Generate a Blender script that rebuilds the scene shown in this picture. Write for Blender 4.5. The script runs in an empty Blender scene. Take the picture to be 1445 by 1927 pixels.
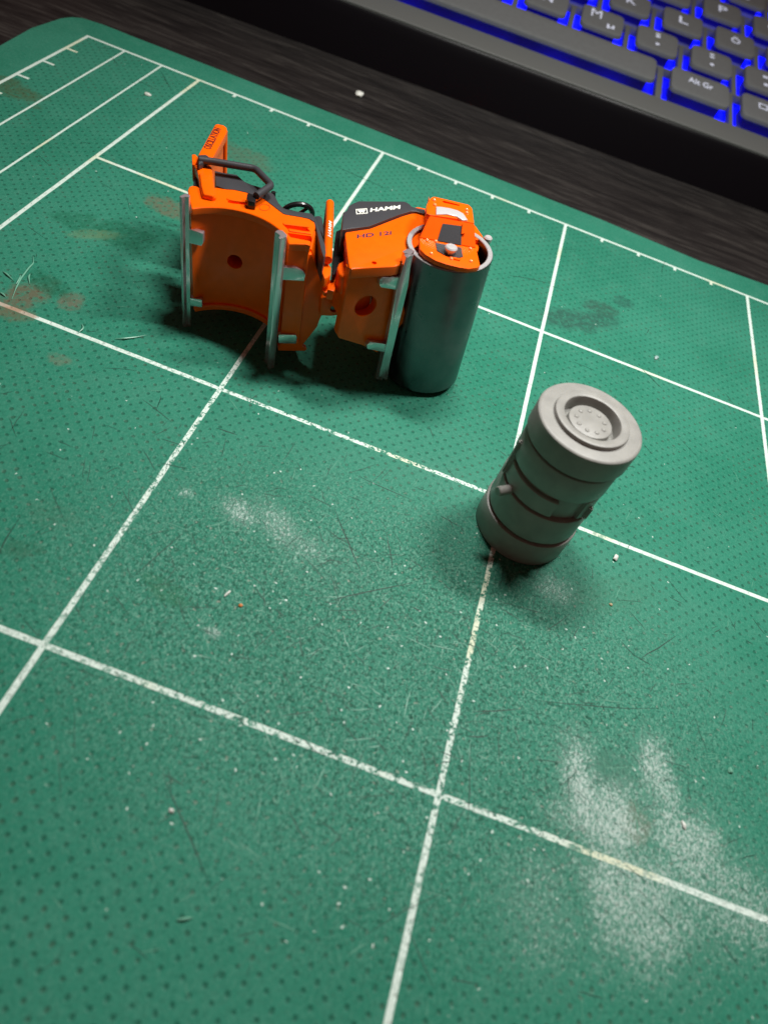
import bpy, bmesh, math, random
from mathutils import Matrix, Vector, noise
C = bpy.context.scene.collection
S = bpy.context.scene
random.seed(5)
PI = math.pi
# ---------------------------------------------------------------- camera (1 unit = 1 cm)
cam = bpy.data.cameras.new('camera'); co = bpy.data.objects.new('camera', cam); C.objects.link(co)
cam.sensor_fit = 'VERTICAL'; cam.sensor_height = 36; cam.lens = 36 * 1325.64 / 1927
co.matrix_world = Matrix(((0.93271, -0.36033, -0.01435, 11.0608), (0.2673, 0.71751, -0.64322, -18.1066),
                          (0.24207, 0.59611, 0.76554, 8.2814), (0, 0, 0, 1)))
cam.clip_start = 0.1; cam.clip_end = 500
cam.dof.use_dof = True; cam.dof.focus_distance = 12.2; cam.dof.aperture_fstop = 0.24
S.camera = co
# ---------------------------------------------------------------- world, lamp, exposure
w = bpy.data.worlds.new('World'); S.world = w; w.use_nodes = True
w.node_tree.nodes['Background'].inputs[0].default_value = (1.0, 0.40, 0.32, 1)
w.node_tree.nodes['Background'].inputs[1].default_value = 0.075
for lx in (-3.9, 3.9):          # the two tubes of the desk lamp above the mat
    ld = bpy.data.lights.new('desk_lamp_tube', 'AREA'); ld.shape = 'RECTANGLE'; ld.size = 4.2; ld.size_y = 1.2
    ld.energy = 3350; ld.color = (1.0, 0.985, 0.95)
    lo = bpy.data.objects.new('desk_lamp_tube', ld); C.objects.link(lo)
    lo.location = (13.5 + lx, -4.2, 19); lo.rotation_euler = (math.radians(-8), 0, 0)
S.view_settings.view_transform = 'Standard'; S.view_settings.look = 'None'
S.view_settings.exposure = 0; S.view_settings.gamma = 1
# ---------------------------------------------------------------- helpers
def mat(name, col=(.5, .5, .5), rough=.5, metal=0, spec=.5, coat=0, emit=None, es=0, bump=0, bscale=30, var=0, rvar=0, sss=0, vscale=6):
    m = bpy.data.materials.new(name); m.use_nodes = True; nt = m.node_tree; b = nt.nodes['Principled BSDF']
    b.inputs['Base Color'].default_value = (*col, 1); b.inputs['Roughness'].default_value = rough
    b.inputs['Metallic'].default_value = metal; b.inputs['Specular IOR Level'].default_value = spec
    b.inputs['Coat Weight'].default_value = coat; b.inputs['Coat Roughness'].default_value = .12
    if sss:
        b.inputs['Subsurface Weight'].default_value = sss; b.inputs['Subsurface Radius'].default_value = (.12, .1, .07)
        b.inputs['Subsurface Scale'].default_value = 1
    if emit: b.inputs['Emission Color'].default_value = (*emit, 1); b.inputs['Emission Strength'].default_value = es
    tc = nt.nodes.new('ShaderNodeTexCoord')
    if var or rvar:
        n = nt.nodes.new('ShaderNodeTexNoise'); n.inputs['Scale'].default_value = vscale; n.inputs['Detail'].default_value = 6
        nt.links.new(tc.outputs['Object'], n.inputs[0])
        if var:
            r = nt.nodes.new('ShaderNodeMapRange'); r.inputs[1].default_value = .3; r.inputs[2].default_value = .7
            r.inputs[3].default_value = 1 - var; r.inputs[4].default_value = 1 + var
            nt.links.new(n.outputs[0], r.inputs[0])
            v = nt.nodes.new('ShaderNodeVectorMath'); v.operation = 'SCALE'; v.inputs[0].default_value = col
            nt.links.new(r.outputs[0], v.inputs['Scale']); nt.links.new(v.outputs[0], b.inputs['Base Color'])
        if rvar:
            r = nt.nodes.new('ShaderNodeMapRange'); r.inputs[1].default_value = .3; r.inputs[2].default_value = .7
            r.inputs[3].default_value = max(.02, rough - rvar); r.inputs[4].default_value = rough + rvar
            nt.links.new(n.outputs[0], r.inputs[0]); nt.links.new(r.outputs[0], b.inputs['Roughness'])
    if bump:
        n = nt.nodes.new('ShaderNodeTexNoise'); n.inputs['Scale'].default_value = bscale; n.inputs['Detail'].default_value = 4
        nt.links.new(tc.outputs['Object'], n.inputs[0])
        k = nt.nodes.new('ShaderNodeBump'); k.inputs['Strength'].default_value = bump; k.inputs['Distance'].default_value = .01
        nt.links.new(n.outputs[0], k.inputs['Height']); nt.links.new(k.outputs[0], b.inputs['Normal'])
    return m

def finish(bm, name, m, parent=None, smooth=35):
    bmesh.ops.recalc_face_normals(bm, faces=bm.faces)
    me = bpy.data.meshes.new(name); bm.to_mesh(me); bm.free()
    for p in me.polygons: p.use_smooth = True
    me.set_sharp_from_angle(angle=math.radians(smooth))
    if m: me.materials.append(m)
    o = bpy.data.objects.new(name, me); C.objects.link(o)
    if parent: o.parent = parent
    return o

def tag(o, label=None, cat=None, group=None, kind=None):
    if label: o['label'] = label
    if cat: o['category'] = cat
    if group: o['group'] = group
    if kind: o['kind'] = kind
    return o

def thing(name, label, cat, M=None, group=None):
    o = bpy.data.objects.new(name, None); C.objects.link(o); o.empty_display_size = .3
    if M is not None: o.matrix_world = M
    return tag(o, label, cat, group)

def prism(pts, h0, h1, bev=.02, seg=2, bm=None, fn=None):
    """polygon in plan pts [(a,b)] extruded from h0 to h1; fn maps (a,b,h)->xyz"""
    own = bmesh.new()
    fn = fn or (lambda a, b, h: (a, b, h))
    vs = [own.verts.new((a, b, h1)) for a, b in pts]; ws = [own.verts.new((a, b, h0)) for a, b in pts]
    n = len(pts); own.faces.new(vs); own.faces.new(list(reversed(ws)))
    for i in range(n):
        j = (i + 1) % n; own.faces.new((vs[i], ws[i], ws[j], vs[j]))
    bmesh.ops.recalc_face_normals(own, faces=own.faces)
    if bev:
        es = [e for e in own.edges if e.calc_face_angle(0) > .45]
        bmesh.ops.bevel(own, geom=es, offset=bev, segments=seg, affect='EDGES', clamp_overlap=True, profile=.6)
    for v in own.verts: v.co = Vector(fn(*v.co))
    return merge(bm, own)

def merge(bm, own):
    if bm is None: return own
    me = bpy.data.meshes.new('tmp'); own.to_mesh(me); own.free(); bm.from_mesh(me); bpy.data.meshes.remove(me)
    return bm

def hull(pts, bev=.02, bm=None):
    own = bmesh.new()
    for q in pts: own.verts.new(q)
    r = bmesh.ops.convex_hull(own, input=own.verts)
    bmesh.ops.dissolve_limit(own, angle_limit=.03, verts=own.verts, edges=own.edges)
    if bev: bmesh.ops.bevel(own, geom=own.edges[:], offset=bev, segments=2, affect='EDGES', clamp_overlap=True)
    return merge(bm, own)

def tube(path, r, n=14, bm=None, close=False, ends=True):
    own = bmesh.new(); P = [Vector(q) for q in path]; N = len(P); rings = []
    up = None
    for i in range(N):
        a = P[i - 1] if (i > 0 or close) else P[i]; b = P[(i + 1) % N] if (i < N - 1 or close) else P[i]
        d = (b - a).normalized()
        if up is None: up = d.orthogonal().normalized()
        up = (up - d * up.dot(d)).normalized(); s = d.cross(up)
        rr = r[i] if isinstance(r, (list, tuple)) else r
        rings.append([own.verts.new(P[i] + (up * math.cos(2 * PI * k / n) + s * math.sin(2 * PI * k / n)) * rr) for k in range(n)])
    for i in range(N if close else N - 1):
        A, B = rings[i], rings[(i + 1) % N]
        for k in range(n): own.faces.new((A[k], A[(k + 1) % n], B[(k + 1) % n], B[k]))
    if not close and ends: own.faces.new(rings[0][::-1]); own.faces.new(rings[-1])
    return merge(bm, own)

def rounded(path, rad=.08, k=4):
    P = [Vector(q) for q in path]; out = [P[0]]
    for i in range(1, len(P) - 1):
        a = P[i] + (P[i - 1] - P[i]).normalized() * rad; b = P[i] + (P[i + 1] - P[i]).normalized() * rad
        for j in range(k + 1):
            t = j / k; out.append(a * (1 - t) ** 2 + P[i] * 2 * t * (1 - t) + b * t * t)
    return out + [P[-1]]

def lathe(prof, n=64, bm=None, c=(0, 0, 0), a0=0, a1=2 * PI, closed_profile=False):
    own = bmesh.new(); full = abs(a1 - a0 - 2 * PI) < 1e-6; m = n if full else n + 1
    R = [[own.verts.new((c[0] + r * math.cos(a0 + (a1 - a0) * k / n), c[1] + r * math.sin(a0 + (a1 - a0) * k / n), c[2] + z)) for r, z in prof] for k in range(m)]
    L = len(prof)
    for k in range(n):
        A, B = R[k], R[(k + 1) % m]
        for i in range(L if closed_profile else L - 1):
            j = (i + 1) % L; own.faces.new((A[i], B[i], B[j], A[j]))
    if not full and closed_profile: own.faces.new(R[0]); own.faces.new(R[-1][::-1])
    bmesh.ops.remove_doubles(own, verts=own.verts, dist=1e-5)
    return merge(bm, own)

def cut(o, cutter):
    """boolean difference, applied"""
    me = bpy.data.meshes.new('cut'); bmesh.ops.recalc_face_normals(cutter, faces=cutter.faces); cutter.to_mesh(me); cutter.free()
    k = bpy.data.objects.new('cut', me); C.objects.link(k); k.parent = o.parent; 
    md = o.modifiers.new('b', 'BOOLEAN'); md.operation = 'DIFFERENCE'; md.object = k; md.solver = 'EXACT'
    bpy.context.view_layer.update(); dg = bpy.context.evaluated_depsgraph_get()
    nm = bpy.data.meshes.new_from_object(o.evaluated_get(dg)); o.modifiers.clear(); o.data = nm
    for p in nm.polygons: p.use_smooth = True
    nm.set_sharp_from_angle(angle=math.radians(35))
    bpy.data.objects.remove(k)

def text_bm(s, extrude=.01, bold=0, shear=0, quad=None, h=0, res=3, spacing=1):
    """lettering as real mesh, its bounding box laid on quad (p00,p10,p01) in plan at height h"""
    cu = bpy.data.curves.new('t', 'FONT'); cu.body = s; cu.extrude = .02; cu.offset = bold; cu.shear = shear
    cu.resolution_u = res; cu.space_character = spacing
    o = bpy.data.objects.new('t', cu); C.objects.link(o); bpy.context.view_layer.update()
    me = bpy.data.meshes.new_from_object(o.evaluated_get(bpy.context.evaluated_depsgraph_get()))
    bm = bmesh.new(); bm.from_mesh(me); bpy.data.objects.remove(o); bpy.data.meshes.remove(me)
    x0 = min(v.co.x for v in bm.verts); x1 = max(v.co.x for v in bm.verts)
    y0 = min(v.co.y for v in bm.verts); y1 = max(v.co.y for v in bm.verts)
    p0, px, py = [Vector(q) for q in quad]
    for v in bm.verts:
        u = (v.co.x - x0) / (x1 - x0); t = (v.co.y - y0) / (y1 - y0)
        q = p0 + (px - p0) * u + (py - p0) * t
        v.co = Vector((q[0], q[1], h + (extrude if v.co.z > 0 else -.004)))
    return bm

# ================================================================= MATERIALS
def mat_board():
    m = bpy.data.materials.new('cutting_mat_green'); m.use_nodes = True; nt = m.node_tree; N = nt.nodes; b = N['Principled BSDF']
    def lk(a, c): nt.links.new(a, c)
    def M(op, a, c=None, d=None, clamp=False):
        n = N.new('ShaderNodeMath'); n.operation = op; n.use_clamp = clamp
        for i, q in enumerate((a, c, d)):
            if q is None: continue
            if isinstance(q, (int, float)): n.inputs[i].default_value = q
            else: lk(q, n.inputs[i])
        return n.outputs[0]
    def step(x, lo, hi, t0=0, t1=1):
        n = N.new('ShaderNodeMapRange'); n.interpolation_type = 'SMOOTHSTEP'; lk(x, n.inputs[0])
        n.inputs[1].default_value = lo; n.inputs[2].default_value = hi; n.inputs[3].default_value = t0; n.inputs[4].default_value = t1
        return n.outputs[0]
    def noi(scale, det=3, vec=None, rough=.5, dist=0):
        n = N.new('ShaderNodeTexNoise'); n.inputs['Scale'].default_value = scale; n.inputs['Detail'].default_value = det
        n.inputs['Roughness'].default_value = rough; n.inputs['Distortion'].default_value = dist
        lk(vec if vec is not None else P, n.inputs[0]); return n.outputs[0]
    def mix(f, a, c):
        n = N.new('ShaderNodeMix'); n.data_type = 'RGBA'
        if isinstance(f, (int, float)): n.inputs[0].default_value = f
        else: lk(f, n.inputs[0])
        for i, q in ((6, a), (7, c)):
            if isinstance(q, tuple): n.inputs[i].default_value = (*q, 1)
            else: lk(q, n.inputs[i])
        return n.outputs[2]
    tc = N.new('ShaderNodeTexCoord'); P = tc.outputs['Object']
    sp = N.new('ShaderNodeSeparateXYZ'); lk(P, sp.inputs[0]); X, Y = sp.outputs[0], sp.outputs[1]
    # --- printed grid
    def near(v, c, w, soft=.006): return step(M('ABSOLUTE', M('SUBTRACT', v, c)), w - soft, w + soft, 1, 0)
    def gt(v, c): return M('GREATER_THAN', v, c)
    def lt(v, c): return M('LESS_THAN', v, c)
    def mul(*a):
        r = a[0]
        for q in a[1:]: r = M('MULTIPLY', r, q)
        return r
    def mx(*a):
        r = a[0]
        for q in a[1:]: r = M('MAXIMUM', r, q)
        return r
    wob = M('MULTIPLY', M('SUBTRACT', noi(1.5, 2), .5), .012)
    Xw = M('ADD', X, wob); Yw = M('ADD', Y, wob)
    gx = mul(step(M('ABSOLUTE', M('SUBTRACT', M('MODULO', M('SUBTRACT', Xw, .5), 5), 2.5)), .033, .044, 1, 0), gt(X, 2.5), lt(Y, 0))
    gy = mul(step(M('ABSOLUTE', M('SUBTRACT', M('MODULO', M('ADD', Yw, 1002.45), 5), 2.5)), .033, .044, 1, 0), gt(X, 3), lt(Y, -1))
    bx = mul(near(Xw, 0, .038), lt(Y, .045)); by = mul(near(Yw, 0, .038), gt(X, -.045))
    thin = mul(mx(near(Xw, 1, .024), near(Xw, 2, .024)), lt(Y, 0))
    tx = M('ABSOLUTE', M('SUBTRACT', M('MODULO', M('ADD', X, .5), 1), .5))
    ty = M('ABSOLUTE', M('SUBTRACT', M('MODULO', M('ADD', Y, 1000.5), 1), .5))
    tick1 = mul(step(tx, .03, .042, 1, 0), gt(Y, -.17), lt(Y, 0), gt(X, 3.2)); tick2 = mul(step(ty, .03, .042, 1, 0), gt(X, 0), lt(X, .3), lt(Y, -.5))
    ink0 = mx(gx, gy, bx, by, thin, tick1, tick2)
    # wear of the ink: more in the middle of the mat
    cx = M('MULTIPLY', M('SUBTRACT', X, 12.2), .62); cy = M('MULTIPLY', M('SUBTRACT', Y, -13.6), 1.1)
    mid = step(M('SQRT', M('ADD', M('MULTIPLY', cx, cx), M('MULTIPLY', cy, cy))), 1.6, 4.2, 1, 0)
    mx_ = M('MULTIPLY', M('SUBTRACT', X, 10.8), .75); my_ = M('SUBTRACT', Y, -11.6)
    mid2 = step(M('SQRT', M('ADD', M('MULTIPLY', mx_, mx_), M('MULTIPLY', my_, my_))), 1.8, 4.8, 1, 0)
    fine = noi(16, 6, rough=.75); fl = noi(5, 3)
    wear = step(M('ADD', fine, M('MULTIPLY', M('SUBTRACT', fl, .5), .35)), .50, .56)
    thr = M('MULTIPLY', wear, M('ADD', M('MULTIPLY', mx(mid2, mid), .88), .14))
    dotw = step(noi(30, 2), .60, .68)
    ink = mul(ink0, M('SUBTRACT', 1, thr), M('SUBTRACT', 1, M('MULTIPLY', dotw, M('ADD', M('MULTIPLY', mid2, .55), .08))))
    # --- dimple lattice (45 degree square lattice)
    u = M('DIVIDE', M('ADD', X, Y), .2285); v = M('DIVIDE', M('SUBTRACT', X, Y), .2285)
    jit = M('MULTIPLY', M('SUBTRACT', noi(3.1, 1), .5), .35); 
    fu = M('SUBTRACT', M('FRACT', M('ADD', u, jit)), .5); fv = M('SUBTRACT', M('FRACT', M('ADD', v, M('MULTIPLY', jit, -.6))), .5)
    dd = M('SQRT', M('ADD', M('MULTIPLY', fu, fu), M('MULTIPLY', fv, fv)))
    inner = mul(gt(X, .06), lt(Y, -.06))
    dsz = M('MULTIPLY', M('SUBTRACT', noi(9, 2), .5), .16)
    dot = mul(step(M('ADD', dd, dsz), .10, .22, 1, 0), inner)
    # --- colours
    big = noi(.35, 4); med = noi(2.2, 5, rough=.6)
    base = mix(step(big, .35, .65), (.023, .200, .126), (.034, .230, .150))
    base = mix(M('MULTIPLY', step(med, .45, .7), .35), base, (.056, .240, .165))
        # fine scuffed grain, strongest in the worn middle
    vm = N.new('ShaderNodeMapping'); vm.inputs['Scale'].default_value = (1.0, .6, 1); vm.inputs['Rotation'].default_value = (0, 0, .5); lk(P, vm.inputs[0])
    g1 = noi(30, 3, vm.outputs[0], .8, .8); g2 = noi(19, 3, None, .8, .6)
    scuff = mul(step(g1, .505, .585), M('ADD', M('MULTIPLY', mid, .55), .14))
    base = mix(scuff, base, (.17, .40, .30))
    dark = mul(step(g2, .49, .41), M('ADD', M('MULTIPLY', mid, .55), .20))
    base = mix(dark, base, (.003, .058, .034))
    # dimples: dark pits outside the worn middle, whitish crumbs inside it
    gate = step(noi(7.3, 1), .47, .56); dot = mul(dot, M('SUBTRACT', 1, M('MULTIPLY', mid, M('SUBTRACT', 1, M('MULTIPLY', gate, .6)))))
    pit = mul(dot, M('SUBTRACT', 1, M('MULTIPLY', mid, .6)))
    base = mix(M('MULTIPLY', pit, .52), base, mix(step(noi(1.1, 2), .5, .62), (.006, .055, .034), (.040, .055, .034)))
    crumb = mul(dot, mid, step(noi(26, 2), .53, .62))
    base = mix(M('MULTIPLY', crumb, .95), base, (.42, .46, .38))
    # tiny bright nicks anywhere
    vo = N.new('ShaderNodeTexVoronoi'); vo.inputs['Scale'].default_value = 3.2; vo.inputs['Randomness'].default_value = 1; lk(P, vo.inputs[0])
    nick = mul(step(vo.outputs['Distance'], .018, .050, 1, 0), step(noi(.9, 2), .50, .60))
    base = mix(M('MULTIPLY', nick, .6), base, (.55, .68, .60))
    vo3 = N.new('ShaderNodeTexVoronoi'); vo3.inputs['Scale'].default_value = 7.5; lk(P, vo3.inputs[0])
    nick2 = mul(step(vo3.outputs['Distance'], .05, .11, 1, 0), step(noi(1.6, 2), .52, .62), step(noi(21, 1), .5, .6))
    base = mix(M('MULTIPLY', nick2, .45), base, (.40, .55, .47))
    # stains and abraded patches with their own shapes, lamp glitter painted as pale flecks
    SN1 = M('SUBTRACT', noi(4.5, 6, rough=.65), .5); SN2 = M('SUBTRACT', noi(2.2, 5), .5)
    SD = step(noi(8, 5, rough=.75), .36, .56, .25, 1)
    def blob(x, y, rx, ry, ang, lo=.75, hi=1.05, ns=2.2, na=1.5):
        dx = M('SUBTRACT', X, x); dy = M('SUBTRACT', Y, y); c_, s_ = math.cos(ang), math.sin(ang)
        ex = M('DIVIDE', M('ADD', M('MULTIPLY', dx, c_), M('MULTIPLY', dy, s_)), rx)
        ey = M('DIVIDE', M('SUBTRACT', M('MULTIPLY', dy, c_), M('MULTIPLY', dx, s_)), ry)
        r = M('SQRT', M('ADD', M('MULTIPLY', ex, ex), M('MULTIPLY', ey, ey)))
        return step(M('ADD', r, M('MULTIPLY', (SN1 if max(rx, ry) < .6 else SN2), na)), lo, hi, 1, 0)
    for (x, y, rx, ry, a, colr, st) in STAINS:
        base = mix(M('MULTIPLY', M('MULTIPLY', blob(x, y, rx, ry, a, .55, 1.15), st), SD), base, colr)
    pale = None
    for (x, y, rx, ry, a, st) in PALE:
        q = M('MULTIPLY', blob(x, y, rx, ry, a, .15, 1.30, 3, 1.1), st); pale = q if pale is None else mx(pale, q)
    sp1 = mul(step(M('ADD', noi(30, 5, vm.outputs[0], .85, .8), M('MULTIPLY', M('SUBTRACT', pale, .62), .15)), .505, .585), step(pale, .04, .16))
    base = mix(mul(M('POWER', pale, .5), sp1, .85), base, (.52, .66, .60))  # whitish flecks: worn surface plus lamp glint put into the colour
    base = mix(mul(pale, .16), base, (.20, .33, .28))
    inkc = mix(step(noi(.5, 2), .55, .68), (.76, .90, .82), (.76, .82, .60))
    inkc = mix(M('MULTIPLY', step(noi(40, 2), .5, .7), .3), inkc, (.45, .60, .52))
    for (x, y, rx, ry, a, colr, st) in STAINS[:2]:
        inkc = mix(M('MULTIPLY', blob(x, y, rx, ry, a), .7), inkc, (.40, .24, .15))
    col = mix(M('MULTIPLY', ink, .95), base, inkc)
    lk(col, b.inputs['Base Color'])
    # --- gloss and relief
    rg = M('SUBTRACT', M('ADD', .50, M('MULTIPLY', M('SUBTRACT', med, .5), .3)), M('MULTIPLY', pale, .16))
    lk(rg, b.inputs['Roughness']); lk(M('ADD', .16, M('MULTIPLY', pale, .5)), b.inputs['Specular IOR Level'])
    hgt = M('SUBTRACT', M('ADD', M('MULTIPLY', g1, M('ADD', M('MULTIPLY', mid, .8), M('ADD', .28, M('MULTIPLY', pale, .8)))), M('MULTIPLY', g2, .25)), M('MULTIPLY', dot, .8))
    k = N.new('ShaderNodeBump'); k.inputs['Strength'].default_value = .5; k.inputs['Distance'].default_value = .022
    lk(hgt, k.inputs['Height']); lk(k.outputs[0], b.inputs['Normal'])
    return m

STAIN_BROWN = (.20, .085, .05)
STAINS = [  # x, y, rx, ry, angle, colour, strength
    (*[(4.334, -9.645)][0], .34, .62, -.35, (.17, .08, .05), .62),
    (*[(4.494, -10.053)][0], .32, .2, .2, (.13, .13, .075), .75),
    (*[(5.007, -9.3)][0], .24, .26, .2, (.17, .12, .085), .65),
    (*[(5.594, -10.626)][0], .20, .14, 0, (.22, .16, .11), .35),
    (*[(4.497, -9.11)][0], .5, .26, -.3, (.010, .10, .052), .7),
    (*[(4.772, -7.098)][0], .75, .5, .3, (.012, .12, .065), .75),
    (*[(3.917, -7.144)][0], .7, .3, .3, (.014, .13, .07), .6),
    (*[(4.357, -7.373)][0], .5, .18, .6, (.18, .26, .13), .4),
    (*[(0.408, -3.65)][0], .8, .38, -.3, (.07, .10, .045), .7),
    (*[(5.402, -2.681)][0], .75, .42, -.1, (.11, .12, .075), .5),
    (*[(5.003, -5.703)][0], .55, .34, -.2, (.20, .10, .06), .5),
    (*[(13.745, -4.023)][0], 1.15, .42, .5, (.030, .10, .075), .85),
    (*[(14.205, -3.212)][0], .5, .3, .2, (.035, .095, .07), .8),
    (*[(14.711, -2.602)][0], .3, .26, .2, (.025, .10, .075), .7),
    (*[(7.051, -13.899)][0], .28, .16, .3, (.04, .09, .05), .35),
    (*[(7.072, -13.272)][0], .42, .22, .0, (.08, .14, .09), .2),
    (*[(8.946, -13.725)][0], .42, .16, -.3, (.02, .13, .05), .4),
    (*[(15.197, -13.836)][0], .35, .3, 0, (.055, .17, .12), .55),
    (*[(15.502, -14.429)][0], .22, .3, 0, (.16, .14, .09), .45),
    (*[(14.969, -11.061)][0], .9, .35, .6, (.06, .18, .11), .25),
]
PALE = [  # abraded patches that also carry the painted lamp glitter
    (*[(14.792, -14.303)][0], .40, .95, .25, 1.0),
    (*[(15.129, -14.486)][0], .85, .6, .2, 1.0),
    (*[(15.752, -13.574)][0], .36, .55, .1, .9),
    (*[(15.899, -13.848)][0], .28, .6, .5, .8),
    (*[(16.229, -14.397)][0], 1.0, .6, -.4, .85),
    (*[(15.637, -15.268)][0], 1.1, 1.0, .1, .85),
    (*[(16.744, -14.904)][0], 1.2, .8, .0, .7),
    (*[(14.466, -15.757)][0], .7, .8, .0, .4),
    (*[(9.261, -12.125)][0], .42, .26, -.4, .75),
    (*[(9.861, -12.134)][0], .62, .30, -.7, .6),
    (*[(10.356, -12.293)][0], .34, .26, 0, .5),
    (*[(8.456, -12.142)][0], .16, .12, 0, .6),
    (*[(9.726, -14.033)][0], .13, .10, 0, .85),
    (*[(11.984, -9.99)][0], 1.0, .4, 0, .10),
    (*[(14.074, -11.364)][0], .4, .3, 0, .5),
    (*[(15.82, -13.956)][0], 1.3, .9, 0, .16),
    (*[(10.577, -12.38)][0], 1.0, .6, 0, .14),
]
M_MAT = mat_board()
M_ORANGE = mat('orange_paint', (.98, .122, .0), .34, spec=.2, coat=.13, bump=.05, bscale=10, var=.05)
M_BLACK = mat('black_plastic', (.040, .042, .047), .42, bump=.15, bscale=60)
M_DARK = mat('gloss_black', (.012, .012, .013), .25)
M_KNOB = mat('nickel', (.62, .61, .60), .3, metal=.35)
M_CHROME = mat('bright_steel', (.68, .62, .65), .16, metal=.75, rvar=.04, bump=.05, bscale=14, vscale=12)
M_DRUM = mat('drum_steel', (.17, .15, .16), .34, metal=1, rvar=.08, bump=.15, bscale=26, var=.12, vscale=4)
M_RIM = mat('cut_rim_steel', (.55, .56, .56), .38, metal=.5, bump=.6, bscale=40)
M_INSIDE = mat('drum_inside_steel', (.10, .09, .085), .35, metal=1)
M_WHITE = mat('white_print', (.80, .82, .74), .5)
M_PURPLE = mat('dark_violet_print', (.030, .014, .055), .5)
M_REDPRINT = mat('dark_red_print', (.16, .018, .01), .5)
M_HOLE = mat('dark_hole', (.006, .004, .003), .8)
M_RESIN = mat('grey_resin', (.30, .30, .277), .42, spec=.45, var=.10, bump=.30, bscale=26, sss=.06, vscale=5)
M_KEY = mat('keycap_black', (.125, .135, .135), .50, bump=.25, bscale=90, var=.05)
M_FRAME = mat('keyboard_shell', (.105, .112, .106), .50, bump=.3, bscale=80)
M_FRONT = mat('keyboard_gloss_front', (.003, .003, .004), .25, spec=.2)
M_LED = mat('blue_backlight', (.01, .01, .1), .5, emit=(.0, .002, 1.0), es=1.25)
nt_ = M_LED.node_tree; tc_ = nt_.nodes.new('ShaderNodeTexCoord'); n_ = nt_.nodes.new('ShaderNodeTexNoise'); n_.inputs['Scale'].default_value = .9; n_.inputs['Detail'].default_value = 3
r_ = nt_.nodes.new('ShaderNodeMapRange'); r_.inputs[1].default_value = .35; r_.inputs[2].default_value = .68; r_.inputs[3].default_value = .9; r_.inputs[4].default_value = 3.4
nt_.links.new(tc_.outputs['Object'], n_.inputs[0]); nt_.links.new(n_.outputs[0], r_.inputs[0]); nt_.links.new(r_.outputs[0], nt_.nodes['Principled BSDF'].inputs['Emission Strength'])
M_LEGEND = mat('backlit_legend', (.55, .58, .62), .5, emit=(.45, .50, .75), es=.35)

def mat_table():
    m = bpy.data.materials.new('dark_wood'); m.use_nodes = True; nt = m.node_tree; N = nt.nodes; b = N['Principled BSDF']
    tc = N.new('ShaderNodeTexCoord'); mp = N.new('ShaderNodeMapping'); mp.inputs['Scale'].default_value = (.35, 3.2, 1)
    mp.inputs['Rotation'].default_value = (0, 0, -.06); nt.links.new(tc.outputs['Object'], mp.inputs[0])
    n = N.new('ShaderNodeTexNoise'); n.inputs['Scale'].default_value = 1.3; n.inputs['Detail'].default_value = 9; n.inputs['Roughness'].default_value = .7
    n.inputs['Distortion'].default_value = .6; nt.links.new(mp.outputs[0], n.inputs[0])
    r = N.new('ShaderNodeValToRGB'); r.color_ramp.elements[0].position = .36; r.color_ramp.elements[0].color = (.006, .0055, .0055, 1)
    r.color_ramp.elements[1].position = .68; r.color_ramp.elements[1].color = (.050, .046, .041, 1)
    e = r.color_ramp.elements.new(.52); e.color = (.018, .016, .015, 1)
    nt.links.new(n.outputs[0], r.inputs[0]); nt.links.new(r.outputs[0], b.inputs['Base Color'])
    b.inputs['Roughness'].default_value = .55; b.inputs['Specular IOR Level'].default_value = .3
    k = N.new('ShaderNodeBump'); k.inputs['Strength'].default_value = .5; k.inputs['Distance'].default_value = .05
    nt.links.new(n.outputs[0], k.inputs['Height']); nt.links.new(k.outputs[0], b.inputs['Normal'])
    return m
M_TABLE = mat_table()

# ================================================================= SETTING
bm = bmesh.new()
bmesh.ops.create_grid(bm, x_segments=1, y_segments=1, size=75)
for v in bm.verts: v.co += Vector((12, 5, -.3))
o = finish(bm, 'table_top', M_TABLE); tag(o, kind='structure')

edge = [(-1.021, -2.063), (-1.104, -0.69), (-0.977, 0.389), (-0.852, 0.688), (-0.655, 0.874), (-0.139, 0.958), (0.277, 0.961), (0.758, 0.95), (1.831, 0.974), (2.907, 0.997), (4.395, 1.011), (5.286, 1.03), (6.631, 1.046), (13.829, 1.034), (16.697, 0.893)]
outline = [(-1.02, -28.6), (-1.02, -3)] + edge + [(26, 1.5), (43, 1.9), (44, 1.2), (44, -28), (43.3, -28.6)]
bm = prism(outline[::-1], -.3, 0, .04, 2)
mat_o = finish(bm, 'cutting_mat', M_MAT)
tag(mat_o, 'green cutting mat printed with a white grid, under the roller and the grey cylinder', 'cutting mat')

# ================================================================= ROAD ROLLER (lying on its side)
tl = -.065; kk = math.hypot(tl, 1)
MR = Matrix(((1 / kk, 0, tl / kk, 9), (0, 1, 0, -8), (-tl / kk, 0, 1 / kk, .14), (0, 0, 0, 1)))
roller = thing('road_roller', 'orange toy road roller lying on its side with one steel drum fitted, one missing', 'toy roller', MR)
PLL=(-0.186,-0.663,30); PLR=(0.581,-0.972,41)
def plane_fn(pl):
    a0, b0, th = pl; t = math.radians(th); c_, s_ = math.cos(t), math.sin(t)
    # (s,h,depth) -> local ; depth positive = away from camera
    return lambda s, h, d: (a0 + s * c_ - d * s_, b0 + s * s_ + d * c_, h)
FL, FR = plane_fn(PLL), plane_fn(PLR)
H = 2.2; HB = .33; HM = (H + HB) / 2
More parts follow.
